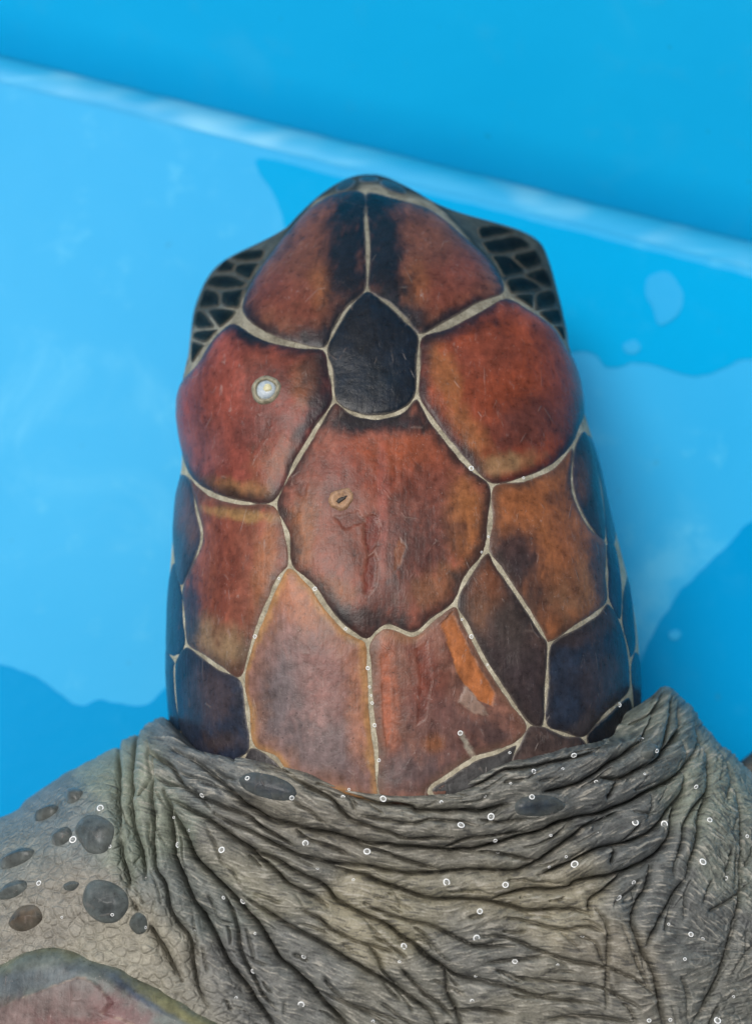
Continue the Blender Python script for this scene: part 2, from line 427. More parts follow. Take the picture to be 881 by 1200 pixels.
# creases: (depth mm, reach px, points)
CR = [
 (4.2, 15, [(194, 928), (197, 942), (200, 965), (202, 990), (204, 1003), (215, 1025), (228, 1056), (240, 1075), (259, 1108), (276, 1139), (295, 1164), (315, 1192), (330, 1215)]),
 (3.0, 13, [(146, 870), (139, 895), (137, 930), (141, 970), (144, 1008), (156, 1056), (176, 1086), (201, 1128), (215, 1150)]),
 (3.4, 13, [(168, 862), (160, 880), (154, 925), (155, 960), (165, 990), (169, 1012), (172, 1030)]),
 (2.4, 11, [(186, 890), (181, 912), (179, 940), (179, 970), (184, 1017), (195, 1036), (203, 1070), (220, 1095), (226, 1122), (234, 1156), (246, 1180)]),
 (3.8, 14, [(198, 938), (204, 955), (217, 977), (225, 995), (232, 1008), (245, 1022), (265, 1042), (287, 1064), (304, 1083), (326, 1120), (345, 1136), (362, 1153), (384, 1178), (404, 1200), (420, 1230)]),
 (2.8, 12, [(200, 940), (222, 950), (252, 967), (290, 992), (305, 1005), (325, 1022), (342, 1037), (365, 1050), (384, 1060)]),
 (2.4, 11, [(187, 912), (200, 919), (217, 922), (237, 937), (270, 947), (292, 957), (320, 975), (345, 992)]),
 (2.0, 10, [(180, 886), (192, 893), (205, 903), (217, 921)]),
 (3.4, 13, [(210, 884), (237, 897), (265, 922), (290, 942), (310, 954), (345, 967), (400, 980), (440, 989), (470, 992), (520, 996), (532, 997), (575, 990), (620, 977), (655, 963), (686, 955), (731, 942), (761, 925), (791, 907), (805, 890), (812, 868)]),
 (2.8, 12, [(252, 955), (285, 970), (310, 982), (332, 995), (382, 1010), (420, 1014), (460, 1021), (500, 1023), (517, 1022), (562, 1018), (600, 1021), (628, 1010), (640, 999), (667, 982), (695, 960), (710, 950)]),
 (3.0, 12, [(382, 1010), (405, 1020), (440, 1031), (468, 1039), (507, 1053), (540, 1053), (573, 1056), (612, 1066), (662, 1066), (690, 1071)]),
 (2.8, 12, [(268, 975), (300, 997), (332, 1012), (357, 1025), (380, 1040), (396, 1056), (423, 1070), (457, 1086), (490, 1111), (518, 1133), (546, 1145), (585, 1152)]),
 (1.6, 8, [(345, 967), (357, 980), (387, 992), (410, 1002)]),
 (2.0, 9, [(400, 980), (440, 995), (462, 1005), (490, 1013), (520, 1020)]),
 (2.2, 10, [(330, 905), (360, 922), (387, 937), (405, 957), (430, 968), (475, 981), (500, 982), (530, 983)]),
 (2.8, 11, [(395, 924), (405, 931), (442, 941), (480, 946), (495, 950), (552, 950), (580, 946), (600, 942), (620, 932), (655, 925), (680, 917), (706, 900), (736, 880), (752, 866), (764, 850)]),
 (2.6, 11, [(697, 912), (721, 914), (742, 903), (761, 892), (781, 872), (798, 852)]),
 (1.8, 8, [(722, 914), (716, 924), (708, 936)]),
 (2.2, 9, [(522, 933), (550, 922), (580, 910), (597, 902), (630, 896), (665, 889), (700, 882)]),
 (1.8, 9, [(510, 997), (530, 990), (555, 981), (600, 977), (622, 976)]),
 (1.8, 8, [(555, 996), (585, 1001), (620, 1008), (634, 1006)]),
 (2.0, 9, [(668, 984), (685, 968), (701, 960), (726, 950)]),
 (2.8, 11, [(629, 1026), (655, 1014), (680, 1004), (700, 995), (718, 991), (740, 984), (762, 972), (778, 957), (793, 938), (800, 915)]),
 (1.8, 8, [(718, 991), (718, 1003), (713, 1014)]),
 (3.2, 12, [(568, 1057), (590, 1050), (615, 1043), (650, 1041), (668, 1040), (676, 1033), (700, 1028), (718, 1026), (751, 1010), (772, 996), (784, 975), (790, 955), (798, 930), (797, 905)]),
 (2.2, 9, [(691, 1074), (691, 1057), (707, 1044), (729, 1024), (751, 1010)]),
 (1.4, 7, [(694, 1062), (703, 1072), (710, 1085), (711, 1116), (711, 1145), (709, 1180)]),
 (2.4, 10, [(760, 1005), (757, 1035), (746, 1057), (739, 1077), (746, 1099), (754, 1116), (765, 1138), (771, 1166), (778, 1205)]),
 (2.0, 9, [(800, 1030), (785, 1052), (771, 1080), (757, 1108)]),
 (1.3, 7, [(560, 1094), (590, 1099), (632, 1113), (665, 1124), (712, 1135), (740, 1146), (768, 1166)]),
 (1.4, 7, [(510, 1135), (540, 1143), (573, 1152), (612, 1160), (651, 1171), (700, 1176)]),
 (2.6, 12, [(287, 1050), (309, 1064), (340, 1084), (373, 1103), (407, 1122), (435, 1139), (471, 1161), (496, 1178), (512, 1202)]),
 (1.4, 8, [(355, 1066), (375, 1076), (396, 1092), (432, 1108), (462, 1114)]),
 (1.5, 8, [(432, 1108), (442, 1122), (451, 1139), (470, 1158)]),
 (2.0, 9, [(480, 1104), (500, 1122), (521, 1138), (523, 1164), (532, 1180), (544, 1202)]),
 (1.8, 9, [(430, 1060), (460, 1072), (496, 1083), (532, 1097), (562, 1107), (600, 1110)]),
 (1.6, 8, [(470, 1134), (487, 1150), (507, 1170), (530, 1190)]),
 (2.0, 9, [(262, 1044), (265, 1053), (278, 1083), (287, 1120), (303, 1156), (325, 1184)]),
 (2.4, 11, [(806, 850), (815, 868), (823, 890), (826, 920), (821, 955), (816, 985), (800, 1030)]),
 (1.6, 9, [(826, 868), (841, 892), (856, 925), (863, 955), (866, 1000)]),
 (1.8, 9, [(826, 925), (811, 950), (801, 968), (790, 1010)]),
 (2.0, 10, [(866, 990), (865, 1020), (858, 1090), (835, 1150), (810, 1200)]),
 (1.3, 7, [(590, 1075), (620, 1080), (660, 1088), (690, 1086), (708, 1096)]),
 (1.2, 6, [(640, 1120), (600, 1124), (570, 1128)]),
 (1.2, 7, [(340, 1131), (355, 1150), (380, 1165), (430, 1185), (470, 1195)]),
 (2.2, 8, [(746, 872), (758, 854), (766, 836), (771, 818)]), (1.6, 7, [(752, 846), (762, 838), (768, 826)]), (2.4, 9, [(778, 824), (779, 846), (775, 868), (768, 886)]), (2.4, 9, [(788, 832), (793, 846), (792, 860), (784, 874)]),
 (1.3, 7, [(560, 960), (600, 962), (640, 955)]), (1.2, 6, [(420, 955), (470, 962), (520, 962), (560, 968)]),
 (1.2, 6, [(250, 905), (275, 915), (300, 921)]), (1.2, 6, [(238, 918), (262, 925), (285, 936)]),
 (1.3, 7, [(600, 1190), (560, 1182), (520, 1186)]), (1.2, 7, [(640, 1195), (690, 1190), (740, 1196)]),
 (1.2, 7, [(585, 1140), (640, 1148), (700, 1156), (750, 1180)]),
]
# many short secondary wrinkles that run with the big folds
_seg = [(a_, b_, mm_) for (mm_, _r, P_) in CR for a_, b_ in zip(np.array(P_[:-1], float), np.array(P_[1:], float))]
_mid = np.array([(a_ + b_) / 2 for a_, b_, _ in _seg]); _ang = np.array([math.atan2(*(b_ - a_)[::-1]) for a_, b_, _ in _seg])
def fold_dir(x, y):
    wgt = np.exp(-((_mid[:, 0] - x) ** 2 + (_mid[:, 1] - y) ** 2) / (2 * 26 ** 2)) + 1e-9
    return .5 * math.atan2((wgt * np.sin(2 * _ang)).sum(), (wgt * np.cos(2 * _ang)).sum())
MINOR = []
for _k in range(230):
    x = rng.uniform(135, 885); y = rng.uniform(835, 1205)
    if y < 880 and 210 < x < 740: continue
    if x < 250 and y > 1000 + (x - 60) * .75: continue
    pts = [(x, y)]; th0 = fold_dir(x, y); L_len = rng.uniform(16, 62); dev = rng.normal(0, .28)
    for _j in range(7):
        th = fold_dir(x, y)
        if math.cos(th - th0) < 0: th += math.pi
        th0 = th
        x += math.cos(th + dev) * L_len / 7; y += math.sin(th + dev) * L_len / 7; dev += rng.normal(0, .10); pts.append((x, y))
    MINOR.append((rng.uniform(.35, 1.15), rng.uniform(3.0, 5.5), pts))
def fold_field(px, py):
    """outward offset in metres at each neck point"""
    wx = px + 6 * fbm(px / 30, py / 30, 2); wy = py + 6 * fbm(px / 30 + 40, py / 30 + 11, 2)
    dep = np.zeros(px.shape); edge_f = sstep(R(84), R(58), np.abs(AN)) if px.shape == AN.shape else np.ones(px.shape)
    for k, (mm, reach, P) in enumerate(CR + MINOR):
        P = smooth_line(P, 5) if k < len(CR) else np.array(P); lo = P.min(0) - reach * 2.2; hi = P.max(0) + reach * 2.2
        m = (wx > lo[0]) & (wx < hi[0]) & (wy > lo[1]) & (wy < hi[1])
        if not m.any(): continue
        d, f = dist_poly(wx[m], wy[m], P)
        tap = np.clip(np.minimum(f, 1 - f) * 7, .12, 1) ** .6
        q = 1 - np.clip(d / (reach * 1.45), 0, 1)
        prof = 1.0 * (1 - np.sqrt(np.clip(1 - q * q, 0, 1))) + .85 * np.exp(-(d / 1.4) ** 2)
        cur = dep[m]; tap = tap * (edge_f[m] if k >= len(CR) else 1.0); val = mm * 1e-3 * 1.45 * tap * prof
        dep[m] = np.maximum(cur, val) + .25 * np.minimum(cur, val)
    return -dep
# crepe lines: noise smeared along the run of the skin (angle in degrees, down to the right positive)
FLOW = [(220, 1060, 25), (250, 1130, 30), (300, 1110, 25), (330, 1060, 12), (375, 1065, 12), (430, 1150, 20), (400, 1180, 25), (500, 1070, -18), (520, 1130, -4), (600, 1130, 0), (650, 1160, 3), (735, 1110, 10), (690, 1050, -25),
        (580, 1040, -14), (450, 1000, 10), (600, 960, -8), (400, 960, 12), (330, 960, 24), (270, 950, 14), (230, 910, 20), (470, 950, 4), (680, 910, -28), (750, 900, -38), (750, 990, -30), (820, 1000, 55), (820, 1150, -28), (700, 1120, 12), (860, 1060, 50),
        (170, 950, 8), (190, 1050, 20), (60, 1000, -25), (100, 1100, 25)]
def crepe():
    W_, H_0 = 1000, 460; ox, oy = -60, 780; S = 2                     # two samples per photo pixel
    nx, ny = W_ * S, H_0 * S
    gx, gy = np.meshgrid(np.arange(nx) / S + ox, np.arange(ny) / S + oy)
    gs = 8
    cx_, cy_ = gx[::gs, ::gs], gy[::gs, ::gs]
    a2 = np.zeros(cx_.shape); b2 = np.zeros(cx_.shape)
    for (x, y, an) in FLOW:
        wgt = np.exp(-((cx_ - x) ** 2 + (cy_ - y) ** 2) / (2 * 48 ** 2)) + 1e-6
        a2 += wgt * math.cos(2 * R(an)); b2 += wgt * math.sin(2 * R(an))
    th = .5 * np.arctan2(b2, a2) + 1.3 * fbm(cx_ / 17, cy_ / 17, 3)
    th = np.repeat(np.repeat(th, gs, 0), gs, 1)[:ny, :nx]
    k9 = np.ones(gs) / gs
    for _ in range(2):
        th = np.apply_along_axis(lambda v: np.convolve(np.pad(v, gs, 'edge'), k9, 'same')[gs:-gs], 0, th)
        th = np.apply_along_axis(lambda v: np.convolve(np.pad(v, gs, 'edge'), k9, 'same')[gs:-gs], 1, th)
    base = rng.random((ny, nx)); base = (base + np.roll(base, 1, 0) + np.roll(base, 1, 1) + np.roll(base, (1, 1), (0, 1))) / 4
    base = base + .8 * vnoise(gx / 1.6, gy / 1.6)
    base -= base.mean()
    acc = np.zeros(base.shape); dx, dy = np.cos(th), np.sin(th)
    for sg_ in (1, -1):
        X = np.tile(np.arange(nx, dtype=float), (ny, 1)); Y = np.tile(np.arange(ny, dtype=float)[:, None], (1, nx))
        for k in range(9):
            xi = np.clip(X.round().astype(int), 0, nx - 1); yi = np.clip(Y.round().astype(int), 0, ny - 1)
            acc += base[yi, xi]; X += sg_ * 1.4 * dx[yi, xi]; Y += sg_ * 1.4 * dy[yi, xi]
    acc -= acc.mean(); acc /= acc.std()
    def look(px, py):
        x = np.clip((px - ox) * S, 0, nx - 1.01); y = np.clip((py - oy) * S, 0, ny - 1.01)
        i = x.astype(int); j = y.astype(int); fx = x - i; fy = y - j
        return (acc[j, i] * (1 - fx) + acc[j, i + 1] * fx) * (1 - fy) + (acc[j + 1, i] * (1 - fx) + acc[j + 1, i + 1] * fx) * fy
    return look
crepe_at = crepe()
TINT = [(752, 835, 96, 104, 94), (400, 950, 112, 104, 92), (340, 950, 118, 110, 96), (320, 1010, 92, 90, 88), (430, 1080, 148, 138, 112), (300, 1020, 138, 130, 102), (245, 1050, 96, 102, 100), (260, 1150, 94, 94, 96), (180, 960, 122, 130, 114), (150, 930, 130, 138, 118),  # skin tones with some of the shading painted into the colour
        (80, 960, 104, 114, 118), (20, 1010, 112, 118, 116), (60, 1060, 140, 132, 120), (160, 1115, 156, 148, 130), (220, 1165, 144, 136, 118), (560, 920, 82, 80, 76), (680, 900, 68, 70, 74), (750, 880, 66, 72, 76), (790, 850, 104, 114, 104),
        (835, 930, 116, 124, 110), (865, 1000, 98, 104, 96), (620, 990, 96, 93, 86), (590, 1050, 142, 132, 108), (660, 1055, 152, 142, 118), (560, 1110, 94, 92, 88), (480, 1180, 104, 100, 90), (640, 1170, 116, 110, 96), (720, 1125, 120, 110, 94),
        (740, 970, 64, 68, 74), (750, 1040, 72, 76, 80), (800, 1100, 72, 75, 78), (850, 1150, 84, 84, 80), (700, 1170, 100, 95, 86), (350, 1130, 98, 98, 96), (230, 910, 84, 88, 92), (290, 975, 104, 100, 94), (500, 960, 112, 106, 94), (520, 1000, 108, 102, 92), (500, 1050, 136, 128, 106)]
def skin_tone(px, py):
    jx = px + 34 * fbm(px / 30, py / 24, 4); jy = py + 26 * fbm(px / 30 + 51, py / 24, 4)
    num = np.zeros(px.shape + (3,)); den = np.zeros(px.shape)
    for (x, y, r, g, b) in TINT:
        wgt = np.exp(-((jx - x) ** 2 + ((jy - y) * 1.25) ** 2) / (2 * 27 ** 2)) + 1e-7 * np.exp(-((jx - x) ** 2 + (jy - y) ** 2) / (2 * 200. ** 2))
        num += wgt[..., None] * (srgb(r, g, b) * .58 + srgb(104, 106, 98) * .42); den += wgt
    c = num / den[..., None]
    return c
CP = np.concatenate([COLLAR, [(1400, 770), (1400, 2400), (-900, 2400), (-900, 800)]])
def collar_sd(px, py):
    d, _ = dist_poly(px, py, COLLAR); return np.where(inside(px, py, CP), d, -d)
# rows of the two tubes
rowsH = ROW0 + (np.linspace(0, 1, 330) ** 1.6) * (985 - ROW0)
aH = np.linspace(-math.pi, math.pi, 420, endpoint=False)
AA, RR = np.meshgrid(aH, rowsH)
PH, nH = surf_n(AA, RR); nH *= NS
pxH, pyH = proj(PH); PH = PH - nH * (.011 * sstep(5, 26, collar_sd(pxH, pyH)) * (nH[..., 2] > -.3))[..., None]
ang = np.abs(AA)
sideH = sstep(R(52), R(80), ang) * sstep(500, 580, RR)
snoutH = np.maximum(sstep(292, 258, RR) * sstep(R(6), R(14), ang) + sstep(268, 250, RR) * sstep(R(14), R(6), ang), sstep(R(40), R(50), ang) * sstep(430, 375, RR))
snoutH = np.maximum(snoutH, .4 * sstep(520, 440, RR))
snoutH = np.where((RR > np.where(AA < 0, 298, 270)) & (ang > R(52)), np.minimum(snoutH, .90), snoutH)
snoutH = np.maximum(snoutH, .75 * sstep(R(105), R(130), ang) * sstep(620, 480, RR))
# neck
rowsN = np.concatenate([np.linspace(770, 1215, 560, endpoint=False), np.linspace(1215, 1560, 50)])
aN = np.concatenate([np.linspace(R(-180), R(-100), 30, endpoint=False), R(100) * (lambda t: .72 * t + .28 * t ** 3)(np.linspace(-1, 1, 1240, endpoint=False)), np.linspace(R(100), R(180), 30, endpoint=False)])
AN, RN = np.meshgrid(aN, rowsN)
PN, nN = surf_n(AN, RN, True); nN *= NS
pxN, pyN = proj(PN)
fN = fold_field(pxN, pyN)
sd_ = collar_sd(pxN, pyN)
lip = np.where(sd_ > 0, .0036 * np.sqrt(np.clip(1 - (1 - np.clip(sd_ / 13, 0, 1)) ** 2, 0, 1)) - .0006, -.0006 - .009 * np.clip(-sd_ / 14, 0, 1))
lip = lip - .0010 * sstep(30, 90, sd_)
side_mask = sstep(R(106), R(80), np.abs(AN))
lump = fbm(pxN / 34, pyN / 34, 2) * .0024 + fbm(pxN / 12, pyN / 9, 2) * .0004
off = (fN * side_mask + lip + lump * sstep(-34, -14, sd_))
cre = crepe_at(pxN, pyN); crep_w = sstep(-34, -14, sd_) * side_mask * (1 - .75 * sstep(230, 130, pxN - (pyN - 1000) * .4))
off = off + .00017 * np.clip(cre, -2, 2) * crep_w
toneN = skin_tone(pxN, pyN) * .95
toneN = toneN * (1 + .5 * fbm(pxN / 14, pyN / 9, 4) + .35 * fbm(pxN / 5, pyN / 4, 3))[..., None]
SKIN_SCALES = [(318, 923, 34, 15, 12), (628, 944, 30, 14, 0), (117, 981, 23, 22, -30), (127, 1057, 28, 25, 15), (79, 985, 14, 9, -35), (35, 1077, 21, 14, -25), (20, 1046, 20, 9, -30), (24, 1010, 22, 9, -25),
               (93, 940, 12, 7, -30), (88, 1040, 10, 6, -20), (60, 958, 16, 6, -30), (752, 885, 10, 9, 0), (165, 1082, 11, 13, 0)]
SCALE_OFF = []
for (bx, by, rx, ry, rot) in SKIN_SCALES:
    cs, sn = math.cos(R(rot)), math.sin(R(rot))
    rad = np.hypot(((pxN - bx) * cs + (pyN - by) * sn) / rx, (-(pxN - bx) * sn + (pyN - by) * cs) / ry)
    m_ = (rad < 1) & (np.abs(AN) < R(110)); mean = np.percentile(off[m_], 65) if m_.any() else 0.0
    wg = sstep(1.5, .95, rad) * (np.abs(AN) < R(110)); off = off * (1 - wg) + mean * wg; SCALE_OFF.append(mean)
PNd = PN + nN * off[..., None]
leftm = sstep(400, 270, pxN - (pyN - 1000) * .35)
palem = np.clip(sstep(240, 120, pxN - (pyN - 1000) * .55) + .75 * sstep(770, 860, pxN) + .0 * pxN, 0, 1)
palem = np.clip(palem + .25 * fbm(pxN / 40, pyN / 40, 3), 0, 1)
nh = PH.reshape(-1, 3).shape[0]
Vb = np.concatenate([PH.reshape(-1, 3), PNd.reshape(-1, 3)])
Qh = grid_quads(len(rowsH), len(aH), True); Qn = grid_quads(len(rowsN), len(aN), True, nh)
Z = np.zeros
turtle = mesh_np('sea_turtle', Vb, np.concatenate([Qh, Qn])[:, ::-1] if NS < 0 else np.concatenate([Qh, Qn]), [M_SEAM, M_SKIN],
                 dict(side=np.r_[sideH.ravel(), Z(PN.shape[0] * PN.shape[1])], snout=np.r_[snoutH.ravel(), Z(pxN.size)],
                      crepe=np.r_[Z(nh), (cre * crep_w).ravel()], tone_rgb=np.r_[np.full((nh, 3), .2), np.clip(toneN.reshape(-1, 3), .01, .8)], pale=np.r_[Z(nh), palem.ravel()]),
                 midx=np.r_[Z(len(Qh)), np.ones(len(Qn))])
tag(turtle, 'sea turtle seen from above, orange-brown head plates and wrinkled grey neck skin', 'turtle')

# ------------------------------------------------------------------ scutes
hits = [turtle]
def scute(name, pts, base, blobs=(), edge=None, seam=.85, rise=.20, dome=.8, chart=HC, neck=False, center=None, rawpts=False,
          nang=150, nring=34, regions=(), edge_r=1.7, mat=None, jag=.8, sub=5, vary=1.0, base_off=0.0, rim=True):
    """pts: (px,py) or ('a',deg,row). base: colour. blobs: (px,py,rx,ry,rot,colour,strength[,height mm]).
    edge: list of (width mm, colour, strength)."""
    C = []
    for p in pts:
        C.append((R(p[1]), p[2]) if p[0] == 'a' else chart.find(*p))
    C = np.array(C); sc_ = np.array([.055, .00024]); B = smooth_line(C * sc_, sub, True) / sc_
    L = np.r_[0, np.cumsum(np.hypot(*(np.diff(np.r_[B, B[:1]], axis=0) * sc_).T))]
    tt = np.linspace(0, L[-1], nang, endpoint=False); Bc = np.r_[B, B[:1]]
    B = np.stack([np.interp(tt, L, Bc[:, 0]), np.interp(tt, L, Bc[:, 1])], -1)
    cen = np.array(chart.find(*center)) if center is not None else B.mean(0)
    fr = 1 - (np.linspace(1, 0, nring)) ** 1.7
    fr = fr[1:]
    chartp = np.concatenate([cen[None]] + [cen + (B - cen) * f for f in fr])
    P, n = surf_n(chartp[:, 0], chartp[:, 1], neck); n = n * NS
    Bp = section(B[:, 0], B[:, 1], neck)
    d = np.full(len(P), 1e9)
    BB = np.r_[Bp, Bp[:1]]
    for i in range(nang):                       # distance to the outline, in 3D
        a = BB[i]; s = BB[i + 1] - a; l2 = s @ s + 1e-18
        t = np.clip(((P - a) @ s) / l2, 0, 1); d = np.minimum(d, np.linalg.norm(P - a - t[:, None] * s, axis=1))
    d *= 1000
    px, py = proj(P)
    X = P[:, 0] * 1000 + .35 * P[:, 2] * 1000; Yy = P[:, 1] * 1000
    dj = d + jag * .7 * fbm(X / 1.4, Yy / 1.4, 3) * np.clip(d / 1.0, 0, 1)
    seam = seam * .72 * (1 + .75 * fbm(X / 6 + 5, Yy / 6, 3)); jag = jag
    h = np.where(dj < seam, -.30 + .30 * np.clip(dj / seam, 0, 1), 0) + rise * np.sqrt(np.clip(1 - (1 - np.clip((dj - seam) / edge_r, 0, 1)) ** 2, 0, 1)) * (dj >= seam)
    h = h + dome * (1 - np.exp(-np.maximum(d - seam, 0) / 6.0))
    h = h + np.clip(d - seam, 0, 1) * fbm(X / 9, Yy / 12, 3) * .55
    thv = np.r_[0, np.tile(np.arange(nang) / nang, nring - 1)]; frv = np.r_[0, np.repeat(fr, nang)]
    def rad(N, layers):
        T_ = rng.random((layers + 1, N)); u = thv * N; i0 = np.floor(u).astype(int); fu = u - i0; lay = frv * layers; l0 = np.minimum(lay.astype(int), layers - 1); fl = lay - l0
        g = lambda l, i: T_[l, i % N]
        return (g(l0, i0) * (1 - fu) + g(l0, i0 + 1) * fu) * (1 - fl) + (g(l0 + 1, i0) * (1 - fu) + g(l0 + 1, i0 + 1) * fu) * fl - .5
    n5 = (rad(nang // 2, 4) * .6 + rad(nang // 4, 3) * .5) * np.clip(frv * 1.6 - .2, 0, 1)
    n1 = fbm(X / 5, Yy / 7, 4); n2 = fbm(X / 1.5 + 30, Yy / 2.6, 4); Xw = X + 5 * n1 + 1.2 * n2; n3 = vnoise(Xw / .8 + 9, Yy / 7 + 3) * .6 + vnoise(Xw / .4, Yy / 4) * .4 - .5
    tone_rgb = np.tile(np.array(base), (len(P), 1)) * (1 + vary * (.8 * n1 + .4 * n2 + .25 * n3 + .45 * n5))[:, None]
    for b in blobs:
        bx, by, rx, ry, rot, c, st = b[:7]
        cs, sn = math.cos(R(rot)), math.sin(R(rot))
        u = ((px - bx) * cs + (py - by) * sn) / rx; v = (-(px - bx) * sn + (py - by) * cs) / ry
        r = np.hypot(u, v) + 1.0 * n1 + .5 * n2 + .25 * n3 + .4 * n5
        wgt = st * sstep(1.4, .35, r)
        cc = np.array(c) * (1 + .5 * n2 + .35 * n3)[:, None]
        tone_rgb = tone_rgb * (1 - wgt[:, None]) + cc * wgt[:, None]
    for (poly, c, st, dh, ridge) in regions:        # peeled or standing flakes with crisp edges
        jx = px + 3.0 * fbm(px / 5, py / 5, 3); jy = py + 3.0 * fbm(px / 5 + 20, py / 5, 3)
        pl = np.array(poly, float); ins = inside(jx, jy, pl); dd, _ = dist_poly(jx, jy, np.r_[pl, pl[:1]])
        sg = np.where(ins, dd, -dd); wgt = st * sstep(-.8, 1.0, sg + 3 * n2)
        tone_rgb = tone_rgb * (1 - wgt[:, None]) + np.array(c) * (1 + .6 * n2 + .5 * n3)[:, None] * wgt[:, None]
        h = h + dh * sstep(-1.2, 1.2, sg)
        wr = ridge * .8 * np.exp(-(sg / 1.2) ** 2) * sstep(-.15, .25, n2)
        tone_rgb = tone_rgb * (1 - wr[:, None]) + np.array([.42, .30, .22]) * wr[:, None]
    for (wd, c, st) in (edge or ()):
        wgt = st * sstep(1.5, .1, (d - seam) / (wd * 2.1) + .9 * n1 + .6 * n2 + .3 * n3 + .9 * n5)
        tone_rgb = tone_rgb * (1 - wgt[:, None]) + np.array(c) * (1 + .4 * n2)[:, None] * wgt[:, None]
    lum = tone_rgb @ np.array([.3, .5, .2]); tone_rgb = lum[:, None] + (tone_rgb - lum[:, None]) * .94
    tone_rgb = tone_rgb * np.array([.92, 1.0, 1.04])
    if not neck: h = h - 11.0 * sstep(5, 26, collar_sd(px, py)) * (n[:, 2] > -.3)
    V = P + n * ((h + base_off) * 1e-3)[:, None]
    T = [(0, 1 + (i + 1) % nang, 1 + i) for i in range(nang)]
    Q = grid_quads(nring - 1, nang, True, 1)
    Tq = np.concatenate([np.array(T), Q[:, [0, 1, 2]], Q[:, [0, 2, 3]]])
    e1 = V[Tq[:, 1]] - V[Tq[:, 0]]; e2 = V[Tq[:, 2]] - V[Tq[:, 0]]
    if (np.cross(e1, e2) * n[Tq[:, 0]]).sum() < 0: Tq = Tq[:, ::-1]
    o = mesh_np(name, V, Tq, mat or M_SCUTE, dict(tone_rgb=np.clip(tone_rgb, .003, .9), edge=d if rim else d + 5.0), parent=turtle)
    hits.append(o)
    return o

K = 0.72                                           # photo tone -> surface colour
def C_(r, g, b): return srgb(r, g, b) * K
DARK = C_(14, 25, 36); DK2 = C_(48, 40, 40); ORG = C_(160, 94, 48); RED = C_(126, 60, 44); BRN = C_(116, 66, 48)
PINK = C_(152, 94, 78); TAN = C_(168, 128, 86); SLATE = C_(42, 54, 70); PURP = C_(82, 50, 48); GREY = C_(108, 94, 94); YEL = C_(188, 142, 80); NAVY = C_(34, 54, 74)

# junctions of the seams
A_ = (430, 340); B_ = (492, 394); Cj = (488, 464); D_ = (392, 470); E_ = (381, 409); Fj = (322, 590); G_ = (576, 569)
H_ = (340, 663); I_ = (431, 752); J_ = (533, 708); K_ = (570, 645); L_ = (219, 756); N_ = (284, 796); Q_ = (295, 874); S_ = (619, 850)
T_ = (643, 755); U_ = (638, 850); V_ = (712, 705); W_ = (709, 634); X_ = (738, 800); Y_ = (685, 866)
bottomF = [(470, 482), (440, 489), (413, 484)]
sol_low = [(282, 589), (246, 578), (222, 558)]
sor_low = [(612, 562), (647, 547), (672, 522)]
cen_low_l = [(366, 687), (383, 712), (405, 737)]
cen_low_r = [(453, 734), (484, 744), (507, 726)]
pf_top = (428, 226)
scute('prefrontal_scute', [pf_top, (395, 226), (362, 245), (336, 272), (308, 309), (289, 341), (283, 367), (310, 391), (345, 403), E_, (393, 385), (407, 362), A_, (431, 300), (429, 260)],
      BRN * .95, [(345, 350, 46, 34, 20, RED, .7), (365, 300, 30, 50, 20, BRN, .6), (378, 340, 14, 26, 0, ORG, .55), (408, 300, 28, 140, 3, DARK, .97), (412, 240, 34, 20, 0, DARK, .8), (375, 396, 40, 16, -20, DARK, .85), (395, 240, 20, 14, 0, DARK, .5)],
      [(1.3, DARK, .75)], seam=.7, center=(365, 330))
scute('prefrontal_scute', [pf_top, (429, 260), (431, 300), A_, (455, 356), (474, 374), B_, (525, 377), (560, 357), (592, 342), (577, 309), (545, 278), (509, 248), (470, 234)],
      BRN * .95, [(530, 330, 46, 38, -20, RED, .7), (500, 280, 36, 36, 0, BRN, .7), (482, 335, 18, 28, 0, ORG, .4), (452, 300, 27, 140, -3, DARK, .97), (450, 242, 34, 18, 0, DARK, .8), (480, 372, 26, 16, 35, DARK, .85), (535, 372, 40, 10, -28, DARK, .6)],
      [(1.3, DARK, .75)], seam=.7, center=(505, 320))
scute('frontal_scute', [A_, (455, 356), (474, 374), B_, (490, 425), Cj, *bottomF, D_, (388, 435), E_, (393, 385), (407, 362)], C_(14, 27, 40),
      [(425, 390, 24, 30, 0, C_(30, 32, 38), .5), (445, 445, 26, 18, 0, C_(22, 36, 46), .5)], [(1.0, DARK, .8)], seam=.65)
scute('supraocular_scute', [E_, (388, 435), D_, (372, 500), (348, 540), Fj, *sol_low, ('a', -84, 520), ('a', -92, 470), (224, 434), (242, 407), (258, 388), (275, 377), (299, 391), (320, 400), (350, 406)],
      C_(142, 66, 52), [(330, 430, 40, 30, 0, RED, .7), (360, 445, 16, 40, 10, ORG, .6), (330, 545, 40, 26, -30, C_(150, 88, 56), .7), (280, 575, 60, 12, 8, YEL, .45), (218, 485, 10, 40, 0, C_(172, 62, 30), .8),
       (313, 457, 26, 26, 0, PURP, .6), (366, 430, 18, 40, 0, DARK, .7), (250, 520, 20, 40, 0, C_(120, 74, 70), .5), (370, 480, 10, 50, 30, DARK, .8), (345, 550, 8, 40, 35, DARK, .6), (300, 392, 60, 12, 10, DARK, .8), (290, 505, 24, 20, 0, PURP, .35)],
      [(1.5, DARK, .8)], seam=.85, dome=1.4, center=(295, 490))
